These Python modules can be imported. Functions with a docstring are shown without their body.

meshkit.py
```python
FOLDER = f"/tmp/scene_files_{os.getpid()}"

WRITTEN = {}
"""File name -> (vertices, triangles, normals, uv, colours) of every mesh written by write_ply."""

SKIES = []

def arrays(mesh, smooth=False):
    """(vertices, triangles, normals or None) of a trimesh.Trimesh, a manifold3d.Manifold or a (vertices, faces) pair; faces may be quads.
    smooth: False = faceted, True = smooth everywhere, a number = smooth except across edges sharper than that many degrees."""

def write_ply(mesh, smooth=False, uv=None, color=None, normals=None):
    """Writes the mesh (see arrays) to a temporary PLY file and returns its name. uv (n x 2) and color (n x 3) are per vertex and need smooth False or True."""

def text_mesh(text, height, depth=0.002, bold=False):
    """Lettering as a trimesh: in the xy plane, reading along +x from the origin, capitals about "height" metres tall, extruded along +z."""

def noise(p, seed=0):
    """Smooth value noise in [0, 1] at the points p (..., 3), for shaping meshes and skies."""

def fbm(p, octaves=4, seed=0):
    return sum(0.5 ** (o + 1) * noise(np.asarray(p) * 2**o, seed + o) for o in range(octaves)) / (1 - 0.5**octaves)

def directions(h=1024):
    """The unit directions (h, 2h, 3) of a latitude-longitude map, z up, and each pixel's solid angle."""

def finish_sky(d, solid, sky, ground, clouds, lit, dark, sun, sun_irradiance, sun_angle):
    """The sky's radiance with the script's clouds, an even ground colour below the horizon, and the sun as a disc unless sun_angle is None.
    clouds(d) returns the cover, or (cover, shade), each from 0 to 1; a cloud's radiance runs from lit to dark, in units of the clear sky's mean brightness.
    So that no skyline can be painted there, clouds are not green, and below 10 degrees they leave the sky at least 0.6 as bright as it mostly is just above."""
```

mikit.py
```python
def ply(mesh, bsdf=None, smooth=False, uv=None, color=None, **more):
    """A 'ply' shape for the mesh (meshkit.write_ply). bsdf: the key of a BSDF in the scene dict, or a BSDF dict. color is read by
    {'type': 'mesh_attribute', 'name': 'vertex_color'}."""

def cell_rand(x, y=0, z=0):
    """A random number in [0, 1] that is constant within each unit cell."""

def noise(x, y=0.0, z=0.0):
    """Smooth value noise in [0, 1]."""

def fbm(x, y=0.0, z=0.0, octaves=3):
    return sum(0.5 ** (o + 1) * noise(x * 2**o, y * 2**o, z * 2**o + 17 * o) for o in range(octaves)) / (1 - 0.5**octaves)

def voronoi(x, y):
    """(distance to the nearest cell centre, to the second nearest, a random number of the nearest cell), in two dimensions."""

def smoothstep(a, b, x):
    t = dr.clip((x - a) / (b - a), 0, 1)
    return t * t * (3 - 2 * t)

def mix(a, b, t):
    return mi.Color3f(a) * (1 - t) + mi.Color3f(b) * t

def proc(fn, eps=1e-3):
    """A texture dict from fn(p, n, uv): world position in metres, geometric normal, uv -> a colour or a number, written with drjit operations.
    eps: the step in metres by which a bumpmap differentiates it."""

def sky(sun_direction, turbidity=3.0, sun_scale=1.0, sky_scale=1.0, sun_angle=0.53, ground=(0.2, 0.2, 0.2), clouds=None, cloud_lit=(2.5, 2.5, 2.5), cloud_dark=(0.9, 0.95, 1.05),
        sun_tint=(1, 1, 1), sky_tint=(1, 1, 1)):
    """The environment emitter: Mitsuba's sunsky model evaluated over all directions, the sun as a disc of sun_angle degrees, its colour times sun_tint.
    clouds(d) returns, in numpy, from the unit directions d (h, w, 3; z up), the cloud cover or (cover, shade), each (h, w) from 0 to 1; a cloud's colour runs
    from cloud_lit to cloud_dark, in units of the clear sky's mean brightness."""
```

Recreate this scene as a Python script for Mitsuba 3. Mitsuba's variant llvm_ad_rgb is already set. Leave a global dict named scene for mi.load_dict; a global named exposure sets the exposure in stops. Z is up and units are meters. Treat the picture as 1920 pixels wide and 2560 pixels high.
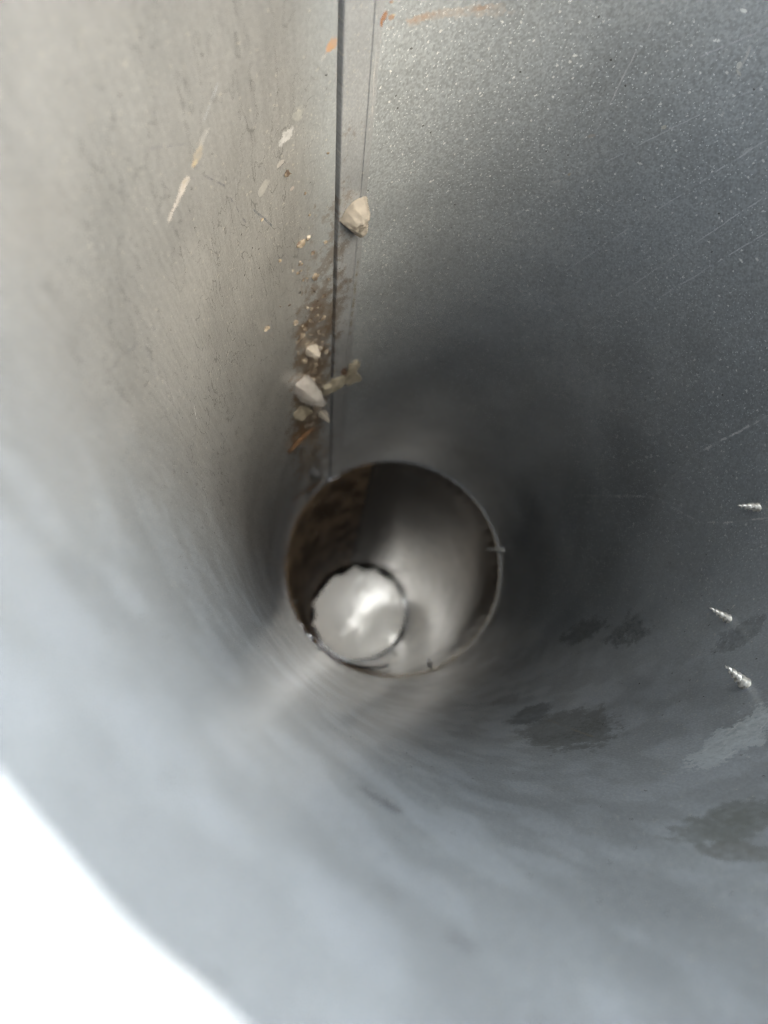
import math, random
import numpy as np, trimesh, drjit as dr, mitsuba as mi
import mikit, meshkit
from mikit import noise, fbm, voronoi, smoothstep, mix, proc

T = mi.ScalarTransform4f
rng = np.random.default_rng(7)
random.seed(7)
scene, labels = {}, {}

# ------------------------------------------------------------------ camera, sky, exposure
R = 0.10                              # radius of the near duct section (a 20 cm duct)
FOCAL, PW, PH = 1850.0, 1920, 2560    # focal length in photo pixels
VP = (816.6, 1579.1)                  # where the duct's axis vanishes
CAM = np.array([-0.610, -0.593])      # camera beside the axis, in radii
Z_RIM, Z_JOINT, Z_END = 0.371, 6.787, 15.15   # distances from the lens, in radii
DOWN = math.radians(118.0)            # which way round the duct is down
UPX, UPY = -math.cos(DOWN), -math.sin(DOWN)

def W(x, y, z):

    """duct coordinates (right, image-up, along the axis from the lens; radii) -> world metres, z up, y along the duct"""
    x, y, z = np.broadcast_arrays(np.asarray(x, float), np.asarray(y, float), np.asarray(z, float))
    return np.stack([UPY * x - UPX * y, z, UPX * x + UPY * y], -1) * R

ax = np.array([(VP[0] - PW / 2) / FOCAL, -(VP[1] - PH / 2) / FOCAL, 1.0]); ax /= np.linalg.norm(ax)
_x = np.array([1, 0, 0]) - ax * ax[0]; _x /= np.linalg.norm(_x)
MC = np.stack([_x, np.cross(ax, _x), ax], 1)          # columns: duct axes seen in the camera

origin = W(CAM[0], CAM[1], 0.0)
fwd = np.array([0, 0, 1.0]) @ MC
upv = np.array([0, 1.0, 0]) @ MC
look = W(CAM[0] + fwd[0], CAM[1] + fwd[1], fwd[2])
upw = W(*upv)
scene['camera'] = {
    'type': 'thinlens', 'fov': math.degrees(2 * math.atan(PW / 2 / FOCAL)), 'fov_axis': 'x',
    'aperture_radius': 0.0011, 'focus_distance': 0.225, 'near_clip': 0.004, 'far_clip': 4000.0,
    'to_world': T().look_at(origin=origin.tolist(), target=look.tolist(), up=upw.tolist())}
exposure = 4.7
SUN = np.array([-0.24, -0.80, 0.52]); SUN /= np.linalg.norm(SUN)
def overcast(d):                      # an even cloud deck, brightest round the veiled sun
    n = np.sin(d[..., 0] * 5 + 2 * d[..., 1]) * np.sin(d[..., 1] * 4 - d[..., 2] * 6)
    return np.ones(d.shape[:2]), 0.5 - 0.5 * (d @ SUN) + 0.06 * n
scene['sky'] = mikit.sky(SUN, turbidity=3, sun_scale=0.36, sun_angle=34, clouds=overcast, cloud_lit=(2.3, 2.42, 2.55), cloud_dark=(0.6, 0.65, 0.72), sun_tint=(.905, .98, 1.07), ground=(.70, .77, .86))

# ------------------------------------------------------------------ helpers
def ray(px, py):
    d = np.array([(px - PW / 2) / FOCAL, -(py - PH / 2) / FOCAL, 1.0]) @ MC
    return d

def on_wall(px, py, rad=1.0):
    """photo pixel -> (angle in degrees within 126..486, distance from lens in radii) on the duct wall"""
    d = ray(px, py)
    a, b, c = d[0]**2 + d[1]**2, d[:2] @ CAM, CAM @ CAM - rad * rad
    t = (-b + math.sqrt(b * b - a * c)) / a
    q = CAM + d[:2] * t
    az = math.degrees(math.atan2(q[1], q[0]))
    return float((az - AZ0) % 360 + AZ0), float(d[2] * t)

AZ0 = 119.8                           # azimuth where the seam starts
def uv_at(px, py, rad=1.0):
    az, z = on_wall(px, py, rad)
    return math.radians(az) * R, z * R

def sag(z):                           # the far section runs very slightly off the near one's axis
    t = np.clip((z - Z_JOINT) / (Z_END - Z_JOINT), 0, 2)
    return 0.04 * t, -0.21 * t

def cyl(az, r, z):
    a = np.radians(az); sx, sy = sag(np.asarray(z, float)) if FAR else (0, 0)
    return W(np.cos(a) * r + sx, np.sin(a) * r + sy, z)
FAR = False

def grid_mesh(P, UV, flip=False, close=False):
    n, m = P.shape[:2]
    i, j = np.meshgrid(np.arange(n - 1), np.arange(m - 1), indexing='ij')
    q = np.stack([i * m + j, (i + 1) * m + j, (i + 1) * m + j + 1, i * m + j + 1], -1).reshape(-1, 4)
    f = np.vstack([q[:, [0, 1, 2]], q[:, [0, 2, 3]]])
    if flip: f = f[:, ::-1]
    return P.reshape(-1, 3), f, UV.reshape(-1, 2)

def join(parts):
    V, F, U, k = [], [], [], 0
    for v, f, u in parts:
        V.append(v); F.append(f + k); U.append(u); k += len(v)
    return np.vstack(V), np.vstack(F), np.vstack(U)

def put(key, mesh, bsdf, uv=None, smooth=True, **more):
    n, k = key, 0
    while n in scene:
        k += 1; n = f'{key}_{k:03d}'
    if uv is None and smooth is not True and smooth is not False:
        scene[n] = mikit.ply(mesh, bsdf, smooth=smooth, **more)
    else:
        scene[n] = mikit.ply(mesh, bsdf, smooth=smooth, uv=uv, **more)
    return n

def name_of(base):
    n, k = base, 0
    while n in labels:
        k += 1; n = f'{base}_{k:03d}'
    return n

def tag(key, label, category=None, group=None, kind=None):
    labels[key] = {'label': label}
    if category: labels[key]['category'] = category
    if group: labels[key]['group'] = group
    if kind: labels[key]['kind'] = kind

def pnoise(x, y, seed=0, octaves=4):
    """cheap smooth numpy noise, about -1..1"""
    r = np.random.default_rng(seed); s = np.zeros(np.broadcast(x, y).shape)
    for o in range(octaves):
        for _ in range(3):
            th, ph = r.uniform(0, 2 * np.pi, 2); k = 2.0**o
            s = s + np.sin(k * (np.cos(th) * x + np.sin(th) * y) + ph) / 3 * 0.6**o
    return s

# ------------------------------------------------------------------ marks on the sheet metal (angle x length, metres)
def marks(ellipses, lines, rad=1.0):
    E = []
    def near(q, c0):                                      # same turn of the angle as c0
        return (q[0] + 2 * math.pi * R * round((c0 - q[0]) / (2 * math.pi * R)), q[1])
    for px, py, qx, qy, w, col, k, rag in ellipses:       # long axis from (px,py) to (qx,qy); w = half width / half length
        mx, my, hx, hy = (px + qx) / 2, (py + qy) / 2, (qx - px) / 2, (qy - py) / 2
        c = uv_at(mx, my, rad)
        A = [near(uv_at(mx + i, my + j, rad), c[0]) for i, j in ((hx, hy), (-hx, -hy), (-hy * w, hx * w), (hy * w, -hx * w))]
        M = np.array([[(A[0][0] - A[1][0]) / 2, (A[2][0] - A[3][0]) / 2], [(A[0][1] - A[1][1]) / 2, (A[2][1] - A[3][1]) / 2]])
        I = np.linalg.inv(M)
        for turn in ((0, 1) if c[0] < math.radians(123) * R else (0, -1) if c[0] > math.radians(476) * R else (0,)):
            E.append((c[0] + turn * 2 * math.pi * R, c[1], float(I[0, 0]), float(I[0, 1]), float(I[1, 0]), float(I[1, 1]), col, k, rag))
    S = []
    for px, py, qx, qy, w, col, k in lines:
        a = uv_at(px, py, rad); b = near(uv_at(qx, qy, rad), a[0])
        S.append((a, b, w * (.8 if px > 900 else .6), col, min(1.0, k * (1.35 if px > 900 else 1.0))))
    return E, S

def paint(c, u, v, E, S):
    wob = fbm(u * 900, v * 700, 3.0, 3) - 0.5
    big = fbm(u * 220, v * 160, 9.0, 2) - 0.5
    for cu, cv, ia, ib, ic, id_, col, k, rag in E:
        du, dv = u - cu, v - cv
        x = du * ia + dv * ib; y = du * ic + dv * id_
        d = dr.sqrt(x * x + y * y) + wob * rag + big * rag
        c = mix(c, col, k * (1 - smoothstep(0.72, 1.05, d)) * (0.75 + wob * rag))
    for a, b, w, col, k in S:
        dx, dy = b[0] - a[0], b[1] - a[1]; L2 = dx * dx + dy * dy
        t = dr.clip(((u - a[0]) * dx + (v - a[1]) * dy) / L2, 0, 1)
        d = dr.sqrt(dr.square(u - a[0] - dx * t + big * 0.0006) + dr.square(v - a[1] - dy * t + wob * 0.0004))
        c = mix(c, col, k * (1 - smoothstep(w * 0.5, w, d)) * (0.15 + 1.1 * smoothstep(.3, .65, noise(u * 420 + 7, v * 300)) * (0.5 + noise(u * 1500, v * 1100))))
    return c

PALE, CREAM, ORANGE, RUST, DARK, OLIVE, WET = (.31, .305, .295), (.29, .25, .19), (.25, .135, .06), (.11, .042, .014), (.02, .02, .02), (.10, .097, .075), (.06, .067, .068)
s = 1920 / 1659
def X(*a): return [q * s for q in a]
ELL = [
    (*X(360, 484, 392, 408), .15, (.38, .35, .325), .95, 1.2), (*X(385, 425, 412, 368), .20, (.38, .355, .33), .9, 1.6), (*X(402, 388, 430, 318), .22, CREAM, .85, 1.7), (*X(412, 368, 424, 345), .34, (.36, .29, .18), .9, .9), (*X(432, 312, 458, 262), .22, PALE, .5, 1.8),
    (*X(602, 314, 640, 262), .30, (0.396, 0.396, 0.396), .8, 1.0), (*X(636, 275, 656, 222), .40, (0.29, 0.29, 0.264), .5, 1.0), (*X(557, 424, 578, 386), .36, (0.31, 0.304, 0.284), .55, .6),
    (*X(597, 362, 612, 344), .4, (0.33, 0.31, 0.29), .7, .4), (*X(626, 412, 636, 400), .4, (0.33, 0.277, 0.251), .6, .4),
    (*X(700, 120, 727, 84), .42, (.30, .195, .125), 1.0, 1.2), (*X(690, 135, 708, 112), .3, PALE, .6, 1.0),
    (*X(822, 50, 838, 18), .55, (.20, .085, .03), 1.0, .8), (*X(832, 42, 860, 30), .55, (.24, .13, .06), .95, 1.2), (*X(846, 34, 856, 29), .6, (.36, .30, .22), .9, .8), (*X(838, 8, 852, 0), .6, ORANGE, .7, .9),
    (*X(870, 40, 1085, 15), .12, (0.317, 0.264, 0.218), .40, 1.6), (*X(880, 44, 960, 25), .2, ORANGE, .35, 2.0), (*X(1020, 22, 1060, 14), .3, ORANGE, .4, 1.8),
    # rust and dirt along the lock seam
    (*X(640, 1010, 690, 720), .22, (.085, .056, .032), .95, 1.4), (*X(650, 968, 692, 892), .45, RUST, .75, 1.3), (*X(640, 1050, 705, 955), .5, (.10, .058, .028), .9, 1.6),
    (*X(640, 870, 650, 810), .4, RUST, .6, 1.2), (*X(640, 780, 660, 700), .25, (.09, .06, .036), .8, 1.8), (*X(700, 838, 716, 810), .6, (0.0396, 0.033, 0.0264), .7, .6),
    (*X(690, 692, 708, 678), .35, (0.277, 0.284, 0.277), .7, .4), (*X(644, 634, 648, 628), .8, DARK, .9, .6), (*X(660, 706, 664, 702), .9, DARK, .9, .6),
    (*X(648, 1040, 700, 640), .20, (.098, .068, .042), .75, 1.0), (*X(655, 905, 700, 780), .45, (.10, .075, .05), .7, 1.2),
    # dark damp marks on the right
    (*X(1105, 1592, 1350, 1560), .36, (0.0693, 0.0713, 0.0627), .75, .5), (*X(1100, 1562, 1195, 1522), .36, WET, .8, .5), (*X(1055, 1525, 1130, 1500), .30, (0.066, 0.0627, 0.0594), .5, .6),
    (*X(1212, 1388, 1304, 1338), .42, WET, .85, .8), (*X(1310, 1385, 1405, 1335), .50, WET, .75, 1.3), (*X(1440, 1812, 1720, 1735), .30, (0.0726, 0.0759, 0.0594), .7, .7),
    (*X(1500, 1835, 1720, 1850), .22, (0.0792, 0.0759, 0.0594), .65, .8), (*X(1550, 1410, 1640, 1340), .40, (0.0528, 0.0561, 0.0561), .5, 1.2),
    (*X(1490, 1655, 1700, 1530), .30, (.40, .43, .44), .75, 1.0), (*X(1200, 1100, 1215, 930), .25, (0.198, 0.205, 0.211), .25, 1.4),
    (*X(1530, 285, 1570, 270), .3, (0.198, 0.198, 0.198), .2, 1.0),
    # small pale splashes on the right
    (*X(1593, 150, 1600, 132), .6, (0.462, 0.462, 0.436), .85, .6), (*X(1600, 165, 1590, 150), .3, (0.396, 0.383, 0.33), .6, .8), (*X(1428, 278, 1440, 272), .7, (0.409, 0.396, 0.33), .7, .5),
    (*X(1224, 380, 1236, 374), .6, (0.277, 0.218, 0.145), .7, .7), (*X(1268, 296, 1286, 292), .4, (0.277, 0.231, 0.185), .5, .6), (*X(1030, 133, 1036, 130), .9, (0.409, 0.409, 0.383), .7, .6),
    (*X(1590, 345, 1620, 320), .3, (0.363, 0.376, 0.383), .5, 1.6), (*X(1325, 440, 1345, 430), .15, (0.396, 0.396, 0.396), .6, 1.2), (*X(1190, 395, 1220, 388), .2, (0.33, 0.33, 0.33), .5, 1.4),
    # broad worn and polished areas near the rim
    (*X(760, 1690, 880, 1760), .10, (0.066, 0.066, 0.0726), .6, 1.4), (*X(960, 2010, 1040, 2060), .22, (0.066, 0.066, 0.0792), .6, .5), (*X(800, 1890, 860, 1950), .16, (0.0858, 0.0858, 0.0924), .55, .7),
]
LINES = [
    (*X(1505, 980, 1655, 900), .0007, (0.363, 0.37, 0.376), .55), (*X(1410, 1072, 1505, 980), .0005, (0.297, 0.304, 0.31), .2), (*X(1240, 1070, 1405, 1073), .0006, (0.33, 0.337, 0.343), .4),
    (*X(1405, 1073, 1510, 1128), .0005, (0.33, 0.33, 0.33), .3), (*X(1510, 1128, 1560, 1130), .0005, (0.363, 0.363, 0.363), .3), (*X(1560, 1131, 1659, 1118), .0005, (0.363, 0.363, 0.363), .5), (*X(1200, 1060, 1202, 990), .0006, (0.264, 0.264, 0.264), .2),
    (*X(1200, 600, 1659, 300), .0004, (0.363, 0.376, 0.396), .35), (*X(1330, 640, 1659, 420), .0004, (0.363, 0.376, 0.396), .4), (*X(1430, 640, 1659, 500), .0004, (0.33, 0.343, 0.363), .45), (*X(1310, 350, 1659, 180), .0004, (0.33, 0.343, 0.363), .35),
    (*X(1280, 300, 1420, 20), .0004, (0.33, 0.33, 0.343), .3), (*X(1180, 480, 1240, 420), .0004, (0.33, 0.33, 0.343), .3), (*X(1100, 700, 1280, 610), .0004, (0.297, 0.297, 0.297), .3), (*X(1500, 130, 1659, 60), .0004, (0.33, 0.33, 0.363), .3),
    (*X(1560, 250, 1620, 100), .0005, (0.363, 0.363, 0.363), .3), (*X(1170, 1550, 1280, 1590), .0007, (0.172, 0.158, 0.125), .4), (*X(1110, 1568, 1190, 1540), .0007, (0.132, 0.132, 0.132), .5),
    (*X(1560, 1640, 1659, 1560), .0006, (0.396, 0.409, 0.409), .4), (*X(1490, 1640, 1600, 1560), .0005, (0.396, 0.409, 0.409), .35),
    (*X(345, 600, 340, 300), .0005, (0.099, 0.099, 0.099), .35), (*X(366, 480, 400, 540), .0005, (0.099, 0.099, 0.106), .4), (*X(440, 380, 480, 400), .0006, (0.0858, 0.0858, 0.099), .4), (*X(480, 400, 530, 480), .0005, (0.0858, 0.0858, 0.099), .4),
    (*X(545, 450, 590, 490), .0007, (0.0792, 0.0858, 0.099), .5), (*X(280, 330, 410, 310), .0006, (0.099, 0.099, 0.119), .3), (*X(240, 800, 300, 740), .0007, (0.106, 0.106, 0.112), .4), (*X(305, 850, 325, 815), .0005, (0.066, 0.066, 0.066), .5),
    (*X(330, 700, 420, 1020), .0005, (0.0924, 0.0924, 0.106), .3), (*X(290, 660, 380, 950), .0005, (0.0924, 0.0924, 0.106), .3), (*X(510, 935, 516, 922), .0008, (0.0264, 0.0264, 0.0264), .9), (*X(420, 880, 424, 905), .0005, (0.396, 0.396, 0.396), .6),
    (*X(677, 137, 706, 162), .0006, (0.033, 0.033, 0.033), .7), (*X(395, 150, 380, 180), .0005, (0.066, 0.066, 0.066), .4), (*X(600, 280, 560, 360), .0004, (0.0792, 0.0792, 0.0792), .4), (*X(470, 180, 440, 260), .0006, (0.277, 0.297, 0.33), .3),
    (*X(640, 1460, 715, 1500), .0005, (0.132, 0.125, 0.119), .4), (*X(655, 1450, 730, 1492), .0004, (0.297, 0.277, 0.238), .5), (*X(810, 25, 800, 250), .0004, (0.297, 0.297, 0.297), .5),
    (*X(730, 960, 724, 500), .0006, (0.066, 0.066, 0.0594), .3), (*X(770, 560, 754, 720), .0012, (0.125, 0.106, 0.0594), .5),
]
E1, S1 = marks(ELL, LINES)

def zinc(p, n, uv):
    u, v = uv.x, uv.y
    az = u / R
    b = fbm(u * 30, v * 22, 1.0, 3)
    g = noise(u * 2600, v * 1500, 5.0)
    st = noise(u * 1500, v * 110, 2.0)
    left = smoothstep(2.2, 2.4, az) * (1 - smoothstep(3.2, 3.85, az))    # the dusty side, beside the seam
    right = smoothstep(5.2, 6.6, az)
    big = fbm(u * 14, v * 9, 11.0, 3)
    cl = fbm(u * 110, v * 70, 12.0, 2)
    shade_band = smoothstep(5.25, 5.9, az) * (1 - smoothstep(6.45, 7.0, az)) * (0.35 + 0.65 * smoothstep(0.24, 0.42, v))
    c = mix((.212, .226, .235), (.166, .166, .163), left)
    c = mix(c, (.088, .102, .112), shade_band * (0.6 + 0.4 * smoothstep(.35, .6, big)))      # shade on the right wall painted into the zinc, darker farther in
    c = mix(c, (.205, .213, .222), 1 - smoothstep(2.2, 2.23, az))
    low = (1 - left) * (1 - smoothstep(5.2, 5.8, az)) * smoothstep(2.8, 3.4, az)
    c = mix(c, (.255, .272, .292), low * smoothstep(.42, .70, cl) * .5)
    c = mix(c, (.15, .155, .165), low * smoothstep(.58, .30, cl) * .2)
    c = c * (0.78 + 0.44 * b) * (0.90 + 0.2 * g) * (1 + left * 0.13 * (st - 0.5))
    # pale grains of white corrosion
    zone = smoothstep(0.42, 0.62, fbm(u * 45, v * 45, 4.0, 3) + 0.10 * right)
    d1, d2, k = voronoi(u * 900 + 0.8 * noise(u * 400, v * 400), v * 640)
    sp = (1 - smoothstep(0.10, 0.26, d1)) * smoothstep(0.60, 0.85, k) * (0.12 + 0.88 * zone)
    c = mix(c, mix((.36, .35, .31), (.46, .49, .50), right), sp * (0.32 + 0.32 * right))
    e1, e2, q = voronoi(u * 230 + 0.5 * noise(u * 300, v * 300), v * 150 + 3)
    sp2 = (1 - smoothstep(0.03, 0.11, e1)) * smoothstep(0.55, 0.75, q)
    c = mix(c, mix((.40, .37, .30), (.56, .57, .56), right), sp2 * (0.25 + 0.5 * right))
    h1, h2, r = voronoi(u * 160 + 9, v * 120)
    c = mix(c, (.04, .037, .034), (1 - smoothstep(0.03, 0.07, h1)) * smoothstep(0.85, 0.92, r) * 0.7)
    # crackle of dark hair-fine lines on the dusty side, mottling on the other
    cr = dr.abs(fbm(u * 260, v * 60, 6.0, 3) - 0.5)
    c = c * (1 - left * 0.30 * (1 - smoothstep(0.0, 0.018, cr)))
    c = c * (1 + right * 0.36 * (noise(u * 1700, v * 1300, 8.0) - 0.5))
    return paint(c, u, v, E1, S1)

def zinc_bump(p, n, uv):
    u, v = uv.x, uv.y
    return fbm(u * 700, v * 400, 2.0, 2) * 0.6 + 0.8 * fbm(u * 60, v * 30, 7.0, 2)

def turn(az):                         # the far section's angle, -0.5 .. 5.8 with its seam at 1.76
    return dr.select(az > 5.8, az - 2 * math.pi, az)

def rusty(p, n, uv):
    u, v = uv.x, uv.y
    az = turn(u / R)
    b = fbm(u * 60, v * 25, 1.0, 3)
    c = mi.Color3f(.11, .088, .062) * (0.8 + 0.4 * b)
    m = smoothstep(1.62, 1.82, az) * (1 - smoothstep(4.0, 4.9, az))
    c = mix(c, mix((.085, .048, .022), (.26, .17, .095), smoothstep(.25, .75, b)), m * (0.75 + 0.25 * b))
    c = mix(c, (.035, .033, .03), dr.maximum(.85 * smoothstep(.3, 1.35, az) * (1 - smoothstep(.80, 1.25, v)), .7 * smoothstep(.85, 1.6, az)) * (1 - smoothstep(1.66, 1.80, az)))  # shade painted in right of the seam, strongest near the joint
    c = mix(c, (.05, .04, .032), .7 * smoothstep(1.0, 1.7, az) * (1 - smoothstep(1.74, 1.8, az)))  # more painted darkness close beside the seam
    d1, d2, k = voronoi(u * 130, v * 60)
    c = mix(c, (.05, .02, .01), m * (1 - smoothstep(0.1, 0.3, d1)) * smoothstep(0.55, 0.6, k))
    e1, e2, q = voronoi(u * 160 + 5, v * 80)
    c = mix(c, (.42, .40, .36), m * (1 - smoothstep(0.08, 0.2, e1)) * smoothstep(0.8, 0.85, q) * .7)
    return c

def rust_rough(p, n, uv):
    az = turn(uv.x / R)
    md = dr.maximum(smoothstep(.1, 1.3, az) * (1 - smoothstep(.74, 1.38, uv.y)), 1.25 * smoothstep(.85, 1.6, az))
    return 0.17 + dr.maximum(0.36 * md, 0.58 * smoothstep(1.62, 1.82, az)) * (1 - smoothstep(4.0, 4.9, az))
def rust_metal(p, n, uv):
    az = turn(uv.x / R)
    md = dr.maximum(smoothstep(.3, 1.35, az) * (1 - smoothstep(.80, 1.25, uv.y)), .9 * smoothstep(.85, 1.6, az))
    return 0.9 - 0.8 * md * (1 - smoothstep(1.74, 1.8, az)) - 0.85 * smoothstep(1.62, 1.82, az) * (1 - smoothstep(4.0, 4.9, az))
def rust_bump(p, n, uv):
    u, v = uv.x, uv.y
    return 1.5 * noise(v * 120 + 0.4 * noise(u * 30, v * 10), u * 8, 3.0) + 0.5 * fbm(u * 300, v * 200, 2.0, 2)

def metal(key, fn, bump, scale, rough, metallic, spec=0.5):
    inner = {'type': 'principled', 'base_color': proc(fn) if callable(fn) else {'type': 'rgb', 'value': fn}, 'roughness': rough, 'metallic': metallic, 'specular': spec}
    if bump: inner = {'type': 'bumpmap', 'arbitrary': proc(bump, 2e-4), 'scale': scale, 'nested': inner}
    scene[key] = {'type': 'twosided', 'bsdf': inner}
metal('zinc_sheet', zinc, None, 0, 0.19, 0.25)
metal('rusty_sheet', rusty, rust_bump, 0.00006, proc(rust_rough), proc(rust_metal))
metal('bare_zinc', (.15, .16, .165), None, 0, 0.35, 0.6)
metal('screw_steel', (.40, .385, .35), None, 0, 0.32, 0.6)

def stone_tex(p, n, uv):
    a = fbm(p.x * 500, p.y * 500, p.z * 500, 4)
    return mix((.075, .068, .058), (.175, .158, .135), a)
def chalk_tex(p, n, uv):
    a = fbm(p.x * 700, p.y * 700, p.z * 700, 4)
    return mix((.14, .13, .122), (.27, .255, .24), a)
def flake_tex(p, n, uv):
    a = fbm(p.x * 400, p.y * 400, p.z * 400, 3)
    return mix((.07, .058, .035), (.23, .21, .17), a)
def grit_tex(p, n, uv):
    a = noise(p.x * 600, p.y * 600, p.z * 600)
    return mix(mix((.045, .033, .024), (.125, .105, .08), smoothstep(.2, .6, a)), (.22, .20, .175), smoothstep(.65, .85, a))
def rough(key, fn, r=0.85):
    scene[key] = {'type': 'twosided', 'bsdf': {'type': 'principled', 'base_color': proc(fn) if callable(fn) else {'type': 'rgb', 'value': fn}, 'roughness': r, 'specular': 0.3}}
rough('stone', stone_tex); rough('chalk_stone', chalk_tex); rough('flake', flake_tex); rough('grit_dirt', grit_tex)
rough('cream_stone', (.235, .215, .185)); rough('twig_brown', (.12, .065, .03)); rough('dark_seed', (.035, .02, .012)); rough('matt_black', (.03, .028, .025))
rough('bounce_ground', lambda p, n, uv: mix((.70, .755, .82), (.78, .83, .89), fbm(p.x * 3, p.y * 3, 0.0, 4)))  # unseen ground kept near white so that it bounces light into the duct

# ------------------------------------------------------------------ ground under the duct
G = 60.0
scene['ground'] = mikit.ply(([[-G, -G, -R * 1.03], [G, -G, -R * 1.03], [G, G, -R * 1.03], [-G, G, -R * 1.03]], [[0, 1, 2, 3]]), 'bounce_ground')
tag('ground', 'unseen ground under the duct, made bluish white to bounce light into it', kind='structure')

# ------------------------------------------------------------------ near duct section
SEAM_A, SEAM_B, SEAM_C, GROOVE = 126.2, 121.3, 119.8, 127.0
THICK = 0.008
tag('duct_section', 'near galvanized round duct section, open towards the viewer, grey sheet metal with a lock seam', 'duct section')
def rim_z(az):
    a = np.radians(az)
    return Z_RIM - 0.018 + 0.012 * pnoise(a * 3, a * 0, 3, 4) + 0.009 * pnoise(a * 34, a * 0, 8, 3)
def dent(az, z):
    a = np.radians(az)
    return 0.004 * pnoise(np.cos(a) * 3 + np.sin(a) * 2, z * 1.5 + 2 * np.sin(a), 11, 3)
def tube(az, z, r0, thick, dents=True, rim=True, crimp=None):
    A, Zq = np.meshgrid(az, z, indexing='ij')
    if rim:
        t = np.clip((z[-1] - Zq) / (z[-1] - z[0]), 0, 1)
        Zq = Zq + (rim_z(A) - Z_RIM) * t**3
    rr = r0 + (dent(A, Zq) if dents else 0)
    if crimp is not None: rr = rr + crimp(A, Zq)
    uv = np.stack([np.radians(A) * R, Zq * R], -1)
    inn = grid_mesh(cyl(A, rr, Zq), uv, True)
    out = grid_mesh(cyl(A, rr + thick, Zq), uv)
    def edge(sl, fl):
        return grid_mesh(np.stack([cyl(A, rr, Zq)[sl], cyl(A, rr + thick, Zq)[sl]], 0), np.stack([uv[sl], uv[sl]], 0), fl)
    return join([inn, out, edge(np.s_[:, 0], False), edge(np.s_[:, -1], True), edge(np.s_[0, :], True), edge(np.s_[-1, :], False)])
z1 = np.concatenate([np.linspace(Z_RIM, 1.0, 30), np.linspace(1.03, Z_JOINT + 0.45, 130)])
v, f, uv = tube(np.linspace(GROOVE, SEAM_C + 360, 420), z1, 1.0, THICK)
m = trimesh.Trimesh(v, f, process=False)
scene['duct_section__wall'] = mikit.ply((v, f), 'zinc_sheet', smooth=True, uv=uv)
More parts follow.
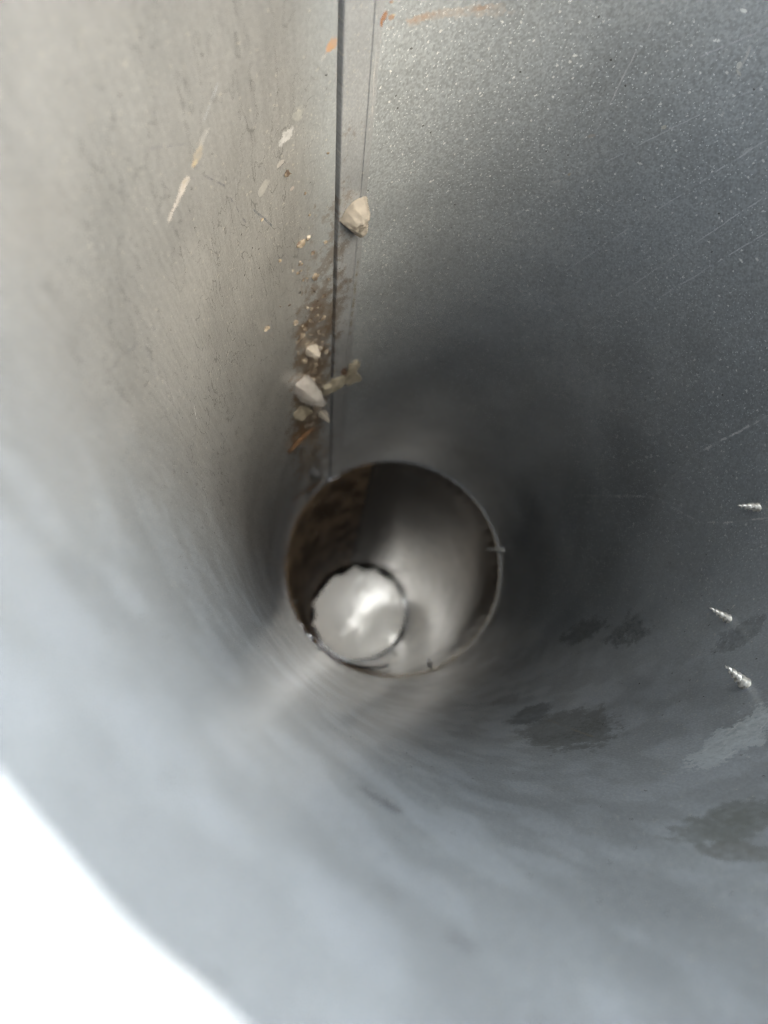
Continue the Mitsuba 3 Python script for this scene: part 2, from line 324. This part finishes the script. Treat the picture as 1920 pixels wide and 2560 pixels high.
# the lock seam: a folded strip standing a little proud, with a narrow open groove along its left edge
prof = [(GROOVE, 1.0), (GROOVE - .02, 1.018), (SEAM_A + .12, 1.018), (SEAM_A + .08, 0.998), (SEAM_A, 0.9935), (SEAM_A - .12, 0.992), (SEAM_A - .45, 0.9915), (SEAM_A - .55, 0.9925), (SEAM_A - 2.4, 0.9925), (SEAM_B + .10, 0.9925), (SEAM_B + .04, 0.9915),
        (SEAM_B - .04, 0.9895), (SEAM_C + .15, 0.9905), (SEAM_C + .02, 0.9915), (SEAM_C, 1.0)]
zs = np.linspace(Z_RIM + 0.004, Z_JOINT - 0.03, 140)
pa = np.array(prof)
def strip(prof, zs, wob, shift=0.0):
    pa = np.array(prof)
    A, Zq = np.meshgrid(pa[:, 0], zs, indexing='ij'); RR = np.repeat(pa[:, 1][:, None], len(zs), 1)
    A = A + wob(Zq) * (np.abs(pa[:, 0] - SEAM_B) < .15)[:, None]
    RR = RR + dent(A, Zq)
    uv = np.stack([np.radians(A) * R, Zq * R], -1)
    P = cyl(A, RR, Zq); Q = cyl(A, np.maximum(RR, 1.0) + 0.012, Zq)
    def edge(k, fl): return grid_mesh(np.stack([P[:, k], Q[:, k]], 0), np.stack([uv[:, k], uv[:, k]], 0), fl)
    return join([grid_mesh(P, uv), grid_mesh(Q, uv, True), edge(0, True), edge(-1, False)])
v, f, uv = strip(prof, zs, lambda z: 0.18 * np.sin(z * 1.7) + 0.25 * (z - 2) * (z < 4))
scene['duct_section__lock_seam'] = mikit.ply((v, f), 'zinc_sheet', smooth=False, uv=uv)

# ------------------------------------------------------------------ far duct section, its crimped end pushed into the near one
R2 = 0.984
FAR = True
tag('duct_section_001', 'far duct section deep inside, rusty along its bottom, crimped end pushed into the near section', 'duct section')
def crimp(A, Zq):
    t = np.clip((Z_JOINT + 0.34 - Zq) / 0.34, 0, 1)
    bead = 0.0 * np.exp(-((Zq - Z_JOINT - 0.42) / 0.05)**2)
    return (0.0016 + 0.0055 * np.exp(-((A - 415) / 14)**2) + 0.002 * np.exp(-((A - 300) / 20)**2)) * np.sin(np.radians(A) * 52) * np.minimum(1, t * 3) - bead
z2 = np.concatenate([np.linspace(Z_JOINT, Z_JOINT + 0.6, 26), np.linspace(Z_JOINT + 0.65, Z_END + 0.75, 90)])
S2 = 101.0
v, f, uv = tube(np.linspace(S2, S2 + 360, 900), z2, R2, THICK, True, False, crimp)
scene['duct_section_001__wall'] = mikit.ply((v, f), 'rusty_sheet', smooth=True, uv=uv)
zs = np.linspace(Z_JOINT + 0.01, Z_END - 0.1, 60)
A, Zq = np.meshgrid(np.array([S2 - .6, S2 - .6, S2 + .6, S2 + .6]), zs, indexing='ij')
A = A - 1.6 * (Zq - Z_JOINT)/8
RR = np.repeat(np.array([R2 + .002, R2 - .010, R2 - .010, R2 + .002])[:, None], len(zs), 1) + dent(A, Zq)
v, f, uv = grid_mesh(cyl(A, RR, Zq), np.stack([A * 0, Zq * R], -1), True)
scene['duct_section_001__lock_seam'] = mikit.ply((v, f), 'matt_black', smooth=False, uv=uv)

# lip of the crimped end, a lighter strip added only where its edge is lit
a = np.linspace(-55, 96, 200)
def lip_strip():
    w = 0.002 + 0.004 * np.sin(np.radians((a + 55) / 151 * 180))
    prof = [(.996 - w, Z_JOINT - .004), (.996 + 0 * a, Z_JOINT - .004), (.996 + 0 * a, Z_JOINT - .012), (.996 - w, Z_JOINT - .012), (.996 - w, Z_JOINT - .004)]
    P = np.array([cyl(a, r_ + dent(a, 0 * a + Z_JOINT), z_ + 0 * a) for r_, z_ in prof])
    return grid_mesh(P, P[..., :2])[:2]
scene['duct_section_001__lip'] = mikit.ply(lip_strip(), 'bare_zinc')

# an added dark plate keeping the gap round the film dark, its hole ragged
a = np.linspace(0, 360, 361)[:-1]
ra = np.radians(a)
rag = np.clip(np.cos(ra - 2.3) + .45, 0, 1.2)
hole = 0.945 - 0.02 * pnoise(ra * 3, a * 0, 21, 3) - rag * (0.004 + 0.070 * np.abs(np.sin(ra * 5.5 + 0.8 * pnoise(ra * 3, a * 0, 5, 2)))) - 0.05 * rag * np.exp(-((a - 118) / 9.0)**2)
def ring(rr, z): return cyl(a, rr, z)
V = np.vstack([ring(hole, Z_END - .02), ring(R2 - .005 + 0 * a, Z_END + .0), ring(R2 - .005 + 0 * a, Z_END + .03), ring(hole, Z_END + .01)])
i = np.arange(360); j = (i + 1) % 360
F = []
for k in range(4):
    o, q = k * 360, ((k + 1) % 4) * 360
    F += [np.stack([o + i, o + j, q + j], 1), np.stack([o + i, q + j, q + i], 1)]
scene['duct_section_001__added_end_plate'] = mikit.ply((V, np.vstack(F)), 'matt_black')

# ------------------------------------------------------------------ crumpled translucent film over the far end
scene['film_sheet'] = {'type': 'principledthin', 'base_color': {'type': 'rgb', 'value': (.60, .55, .475)}, 'roughness': 0.35, 'diff_trans': 0.8, 'spec_trans': 0.0, 'eta': 1.4}
scene['film'] = {'type': 'blendbsdf', 'weight': 0.6, 'a_sheet': {'type': 'ref', 'id': 'film_sheet'},
                 'b_metal': {'type': 'twosided', 'bsdf': {'type': 'principled', 'base_color': {'type': 'rgb', 'value': (.92, .865, .785)}, 'metallic': 1.0, 'roughness': 0.30}}}
nr, na = 60, 180
RRg, AAg = np.meshgrid(np.linspace(0.0, 0.978, nr), np.linspace(0, 2 * np.pi, na), indexing='ij')
xx, yy = RRg * np.cos(AAg), RRg * np.sin(AAg)
h = 0.10 * (1 - (xx - .42)**2 - (yy - .34)**2) + 0.009 * pnoise(xx * 4, yy * 4, 31, 4)
def hump(cx, cy, sx, sy, k, turn=0.0):
    c_, s_ = math.cos(turn), math.sin(turn); X_, Y_ = xx - cx, yy - cy
    return k * np.exp(-((X_ * c_ + Y_ * s_) / sx)**2 - ((-X_ * s_ + Y_ * c_) / sy)**2)
h = h + hump(-.36, -.46, .26, .30, .11, .5) - hump(.66, -.36, .38, .38, .10)
v, f, uv = grid_mesh(W(xx + .04, yy - .21, Z_END + 0.30 - h), np.stack([xx, yy], -1))
scene['plastic_film'] = mikit.ply((v, f), 'film', smooth=True)
tag('plastic_film', 'crumpled whitish translucent film closing the far end of the duct', 'plastic film')

FAR = False
# ------------------------------------------------------------------ sheet metal screws whose points stick into the duct
def screw(base_px, tip_px, length, core, label, group, rad=1.0, low=False):
    az, z = on_wall(*base_px, rad)
    c0 = cyl(az, rad + 0.003, z)
    # the tip: on the ray of tip_px, at the given length from the base
    d = ray(*tip_px); dw = W(*d) / R; dw /= np.linalg.norm(dw); o = origin
    t0 = (c0 - o) @ dw; perp = np.linalg.norm(o + dw * t0 - c0)
    dt = math.sqrt(max(length**2 - perp**2, 0))
    inward = -cyl(az, 1.0, 0) / R
    tips = [o + dw * (t0 + q) for q in (dt, -dt)]
    tip = max(tips, key=lambda t: (t - c0) @ inward)
    ax_ = (tip - c0) / np.linalg.norm(tip - c0)
    L = np.linalg.norm(tip - c0)
    n = np.cross(ax_, [0.3, 0.5, 0.81]); n /= np.linalg.norm(n); b = np.cross(ax_, n)
    nh, nt = (40, 10) if low else (170, 28)
    hh, th = np.meshgrid(np.linspace(0, 1, nh), np.linspace(0, 2 * np.pi, nt), indexing='ij')
    taper = np.clip((1 - hh) / 0.80, 0, 1)**0.8
    pitch = 0.0020
    ph = (hh * L / pitch - th / (2 * np.pi)) % 1.0
    thread = np.clip(1 - np.abs(ph - 0.5) / 0.30, 0, 1)**0.8
    r = core * (taper * 0.48 + 0.55 * taper**0.6 * thread * (hh < .95)) * (1 + .06 * np.sin(th * 3 + hh * 20)) + 2e-5
    P = c0 + hh[..., None] * L * ax_ + r[..., None] * (np.cos(th)[..., None] * n + np.sin(th)[..., None] * b)
    key = name_of('sheet_metal_screw'); tag(key, label, 'screw', group)
    v, f, uv = grid_mesh(P, np.stack([hh, th], -1), True)
    scene[key + '__shank'] = mikit.ply((v, f), 'screw_steel', smooth=28)
    # hexagonal head outside the sheet
    hx = trimesh.creation.cylinder(core * 1.9, 0.003, sections=6)
    Mx = np.eye(4); Mx[:3, 0], Mx[:3, 1], Mx[:3, 2], Mx[:3, 3] = n, b, ax_, c0 - ax_ * (0.0013 + 0.0016)
    hx.apply_transform(Mx)
    scene[key + '__head'] = mikit.ply(hx, 'screw_steel')
SG = 'screw points along the right side of the near section'
JG = 'small screw points round the joint'
screw(X(1640, 1096), X(1593, 1092), .0105, .0017, 'uppermost of three threaded screw points sticking out of the right wall', SG)
screw(X(1577, 1339), X(1532, 1312), .0110, .0017, 'middle screw point on the right wall, above a dark smudge', SG)
screw(X(1614, 1481), X(1566, 1437), .0115, .0020, 'lowest and largest screw point on the right wall, beside a pale patch', SG)
screw(X(1083, 1187), X(1049, 1186), .0125, .0016, 'tiny screw point crossing the right edge of the joint', JG, R2 + .0, True)
screw(X(928, 1434), X(926, 1424), .0080, .0014, 'tiny screw point at the bottom edge of the joint', JG, R2, True)
screw(X(634, 1300), X(646, 1296), .0080, .0014, 'tiny screw point at the left edge of the joint', JG, R2, True)

# ------------------------------------------------------------------ stones and debris lying along the seam
from shapely.geometry import Polygon, Point
def lump(outline, height, seed, edge=0.5, facets=0.0, n=44, lift=0.004, rough_=0.12):
    """a pebble or flake with the given outline (photo pixels, in the 1659 wide view) lying on the wall; height in radii"""
    pts = np.array([on_wall(px * s, py * s, 0.995) for px, py in outline])
    pu, pv = np.radians((pts[:, 0] + 54) % 360 - 54), pts[:, 1]
    poly = Polygon(np.stack([pu, pv], 1)).buffer(0)
    c = poly.representative_point(); cx, cy = poly.centroid.x, poly.centroid.y
    if not poly.contains(Point(cx, cy)): cx, cy = c.x, c.y
    ext = np.array(poly.exterior.coords)
    seg = np.linspace(0, 1, 111)[:-1]
    bd = np.array([poly.exterior.interpolate(q, normalized=True).coords[0] for q in seg])
    lev = np.linspace(0, 1, n // 2)
    P = []
    size = math.sqrt(poly.area)
    for k, t in enumerate(lev):
        xy = np.array([cx, cy]) + (bd - [cx, cy]) * (1 - t)
        hgt = height * (1 - (1 - t)**(1 / max(edge, .05)))
        nn = pnoise(xy[:, 0] / size * 5, xy[:, 1] / size * 5, seed, 3)
        nn = nn + .5 * pnoise(xy[:, 0] / size * 17, xy[:, 1] / size * 17, seed + 9, 2)
        hh = hgt + nn * height * rough_ * min(1, t * 3)
        if facets: hh = hh + facets * height * np.abs(pnoise(xy[:, 0] / size * 2.2, xy[:, 1] / size * 2.2, seed + 1, 1)) * min(1, t * 4)
        P.append(np.stack([xy[:, 0], xy[:, 1], 0.998 - lift - hh], 1))
    P.insert(0, np.stack([bd[:, 0], bd[:, 1], 0 * bd[:, 0] + 1.0 + dent(np.degrees(bd[:, 0]), bd[:, 1]) + .002], 1))
    P = np.array(P)
    P = np.concatenate([P, P[:, :1]], 1)
    return grid_mesh(cyl(np.degrees(P[..., 0]), P[..., 2], P[..., 1]), P[..., :2])

def thing(base, outline, height, bsdf, label, cat, seed, smooth=35, group=None, **k):
    key = name_of(base); tag(key, label, cat, group)
    v, f, uv = lump(outline, height, seed, **k)
    scene[key] = mikit.ply(trimesh.Trimesh(v, f), bsdf, smooth=smooth)
    return key
thing('gravel_stone', [(731, 476), (744, 452), (760, 434), (778, 424), (784, 420), (792, 422), (791, 434), (788, 450), (790, 462), (786, 474), (778, 488), (770, 501), (755, 497), (741, 486)], .050, 'stone',
      'angular tan stone chip lying on the seam strip, nearest to the opening', 'stone', 3, smooth=22, edge=.28, facets=.25, rough_=.3)
thing('gravel_stone', [(638, 850), (640, 832), (650, 822), (660, 812), (668, 812), (676, 822), (690, 840), (695, 852), (692, 864), (682, 874), (668, 872), (648, 868)], .10, 'chalk_stone',
      'rounded whitish grey stone beside the seam, largest of the debris', 'stone', 5, smooth=30, edge=.6, facets=.3)
thing('pale_pebble', [(661, 762), (664, 752), (674, 746), (685, 743), (686, 749), (680, 760), (670, 769), (663, 768)], .05, 'cream_stone', 'small oval cream pebble just nearer than the whitish stone', 'pebble', 7, edge=.6)
thing('pale_pebble', [(688, 897), (692, 889), (702, 888), (708, 892), (706, 901), (698, 905), (690, 903)], .06, 'cream_stone', 'small round cream pebble between the whitish stone and the groove, farther in', 'pebble', 9, edge=.6)
thing('bark_flake', [(694, 850), (698, 838), (712, 830), (722, 818), (736, 812), (748, 806), (758, 796), (752, 784), (762, 786), (772, 778), (778, 784), (772, 796), (768, 806), (780, 812), (780, 820), (764, 824), (752, 831), (742, 826), (732, 838), (716, 846), (700, 854)], .009, 'flake',
      'flat torn pale flake with a forked end lying across the seam', 'bark flake', 13, smooth=20, edge=.12, rough_=.9, lift=.010)
thing('seed', [(735, 806), (742, 796), (748, 794), (747, 802), (740, 808)], .025, 'dark_seed', 'dark seed tucked against the forked pale flake', 'seed', 15, edge=.6, lift=.008)
thing('crumb', [(634, 896), (645, 884), (660, 876), (672, 880), (676, 890), (664, 896), (652, 906), (638, 908)], .025, 'flake', 'lumpy tan crumb just beyond the whitish stone', 'crumb', 17, edge=.5, rough_=.5)
thing('crumb', [(670, 1020), (678, 1008), (686, 1012), (686, 1022), (676, 1030), (669, 1026)], .05, 'chalk_stone', 'pale crumb at the inner end of the seam groove', 'crumb', 19, edge=.6, rough_=.3)
# a thin brown twig
def stick(p, q, w, bsdf, base, label, cat, bend=0.02, seed=0):
    a, b = on_wall(*X(*p)), on_wall(*X(*q))
    t = np.linspace(0, 1, 14)
    az = a[0] + (b[0] - a[0]) * t + np.degrees(bend) * np.sin(t * 3.1); z = a[1] + (b[1] - a[1]) * t
    C = cyl(az, 0.996 - w + 0 * t + dent(az, z), z)
    tg = np.gradient(C, axis=0); tg /= np.linalg.norm(tg, axis=1, keepdims=True)
    n = np.cross(tg, [0.1, .2, 1]); n /= np.linalg.norm(n, axis=1, keepdims=True); bn = np.cross(tg, n)
    th = np.linspace(0, 2 * np.pi, 9)
    rr = w * R * (0.35 + 0.65 * np.sin(np.clip(t * 3 + .25, 0, 1.57))) * (1 + .2 * pnoise(t * 9, t * 0, seed, 2))
    P = C[:, None] + rr[:, None, None] * (np.cos(th)[None, :, None] * n[:, None] + np.sin(th)[None, :, None] * bn[:, None])
    v, f, uv = grid_mesh(P, np.zeros(P.shape[:2] + (2,)))
    key = name_of(base); tag(key, label, cat); scene[key] = mikit.ply((v, f), bsdf, smooth=True)
stick((676, 920), (620, 972), .012, 'twig_brown', 'twig', 'thin brown twig beside the seam, just beyond the pebbles', 'twig', .03, 1)
stick((745, 1436), (838, 1440), .016, 'matt_black', 'twig', 'black rod added in place of the dark end gap near the bottom of the far section', 'twig', .0, 2)  # added rod standing in for the dark gap at the section's end
stick((632, 1078), (690, 1040), .008, 'twig_brown', 'twig', 'thin stem lying across the rust at the joint', 'twig', .05, 3)

# loose grit along the dirty strip beside the seam
parts = []
for k in range(560):
    t = rng.random()
    zz = 1.7 + 4.9 * rng.random()**0.55
    az = 133 + rng.normal(0, 3.4 + 3 * (zz < 2.8)) + (zz - 3) * 1.3
    if az < 128: continue
    sz = (0.004 + 0.012 * rng.random()**4)
    ico = trimesh.creation.icosphere(1, 1.0)
    vv = ico.vertices * (1 + .25 * rng.normal(size=(len(ico.vertices), 1))) * [sz, sz * (.7 + .8 * rng.random()), sz * .6]
    w = rng.random() * 6.28; cs, sn = math.cos(w), math.sin(w)
    x2, y2 = vv[:, 0] * cs - vv[:, 1] * sn, vv[:, 0] * sn + vv[:, 1] * cs
    P = cyl(az + np.degrees(x2), 0.999 - sz * .3 + dent(az, zz) - vv[:, 2], zz + y2)
    parts.append((P, ico.faces, np.zeros((len(P), 2))))
v, f, uv = join(parts)
scene['grit'] = mikit.ply((v, f), 'grit_dirt', smooth=False)
tag('grit', 'brown and pale grit scattered beside the seam', kind='stuff')
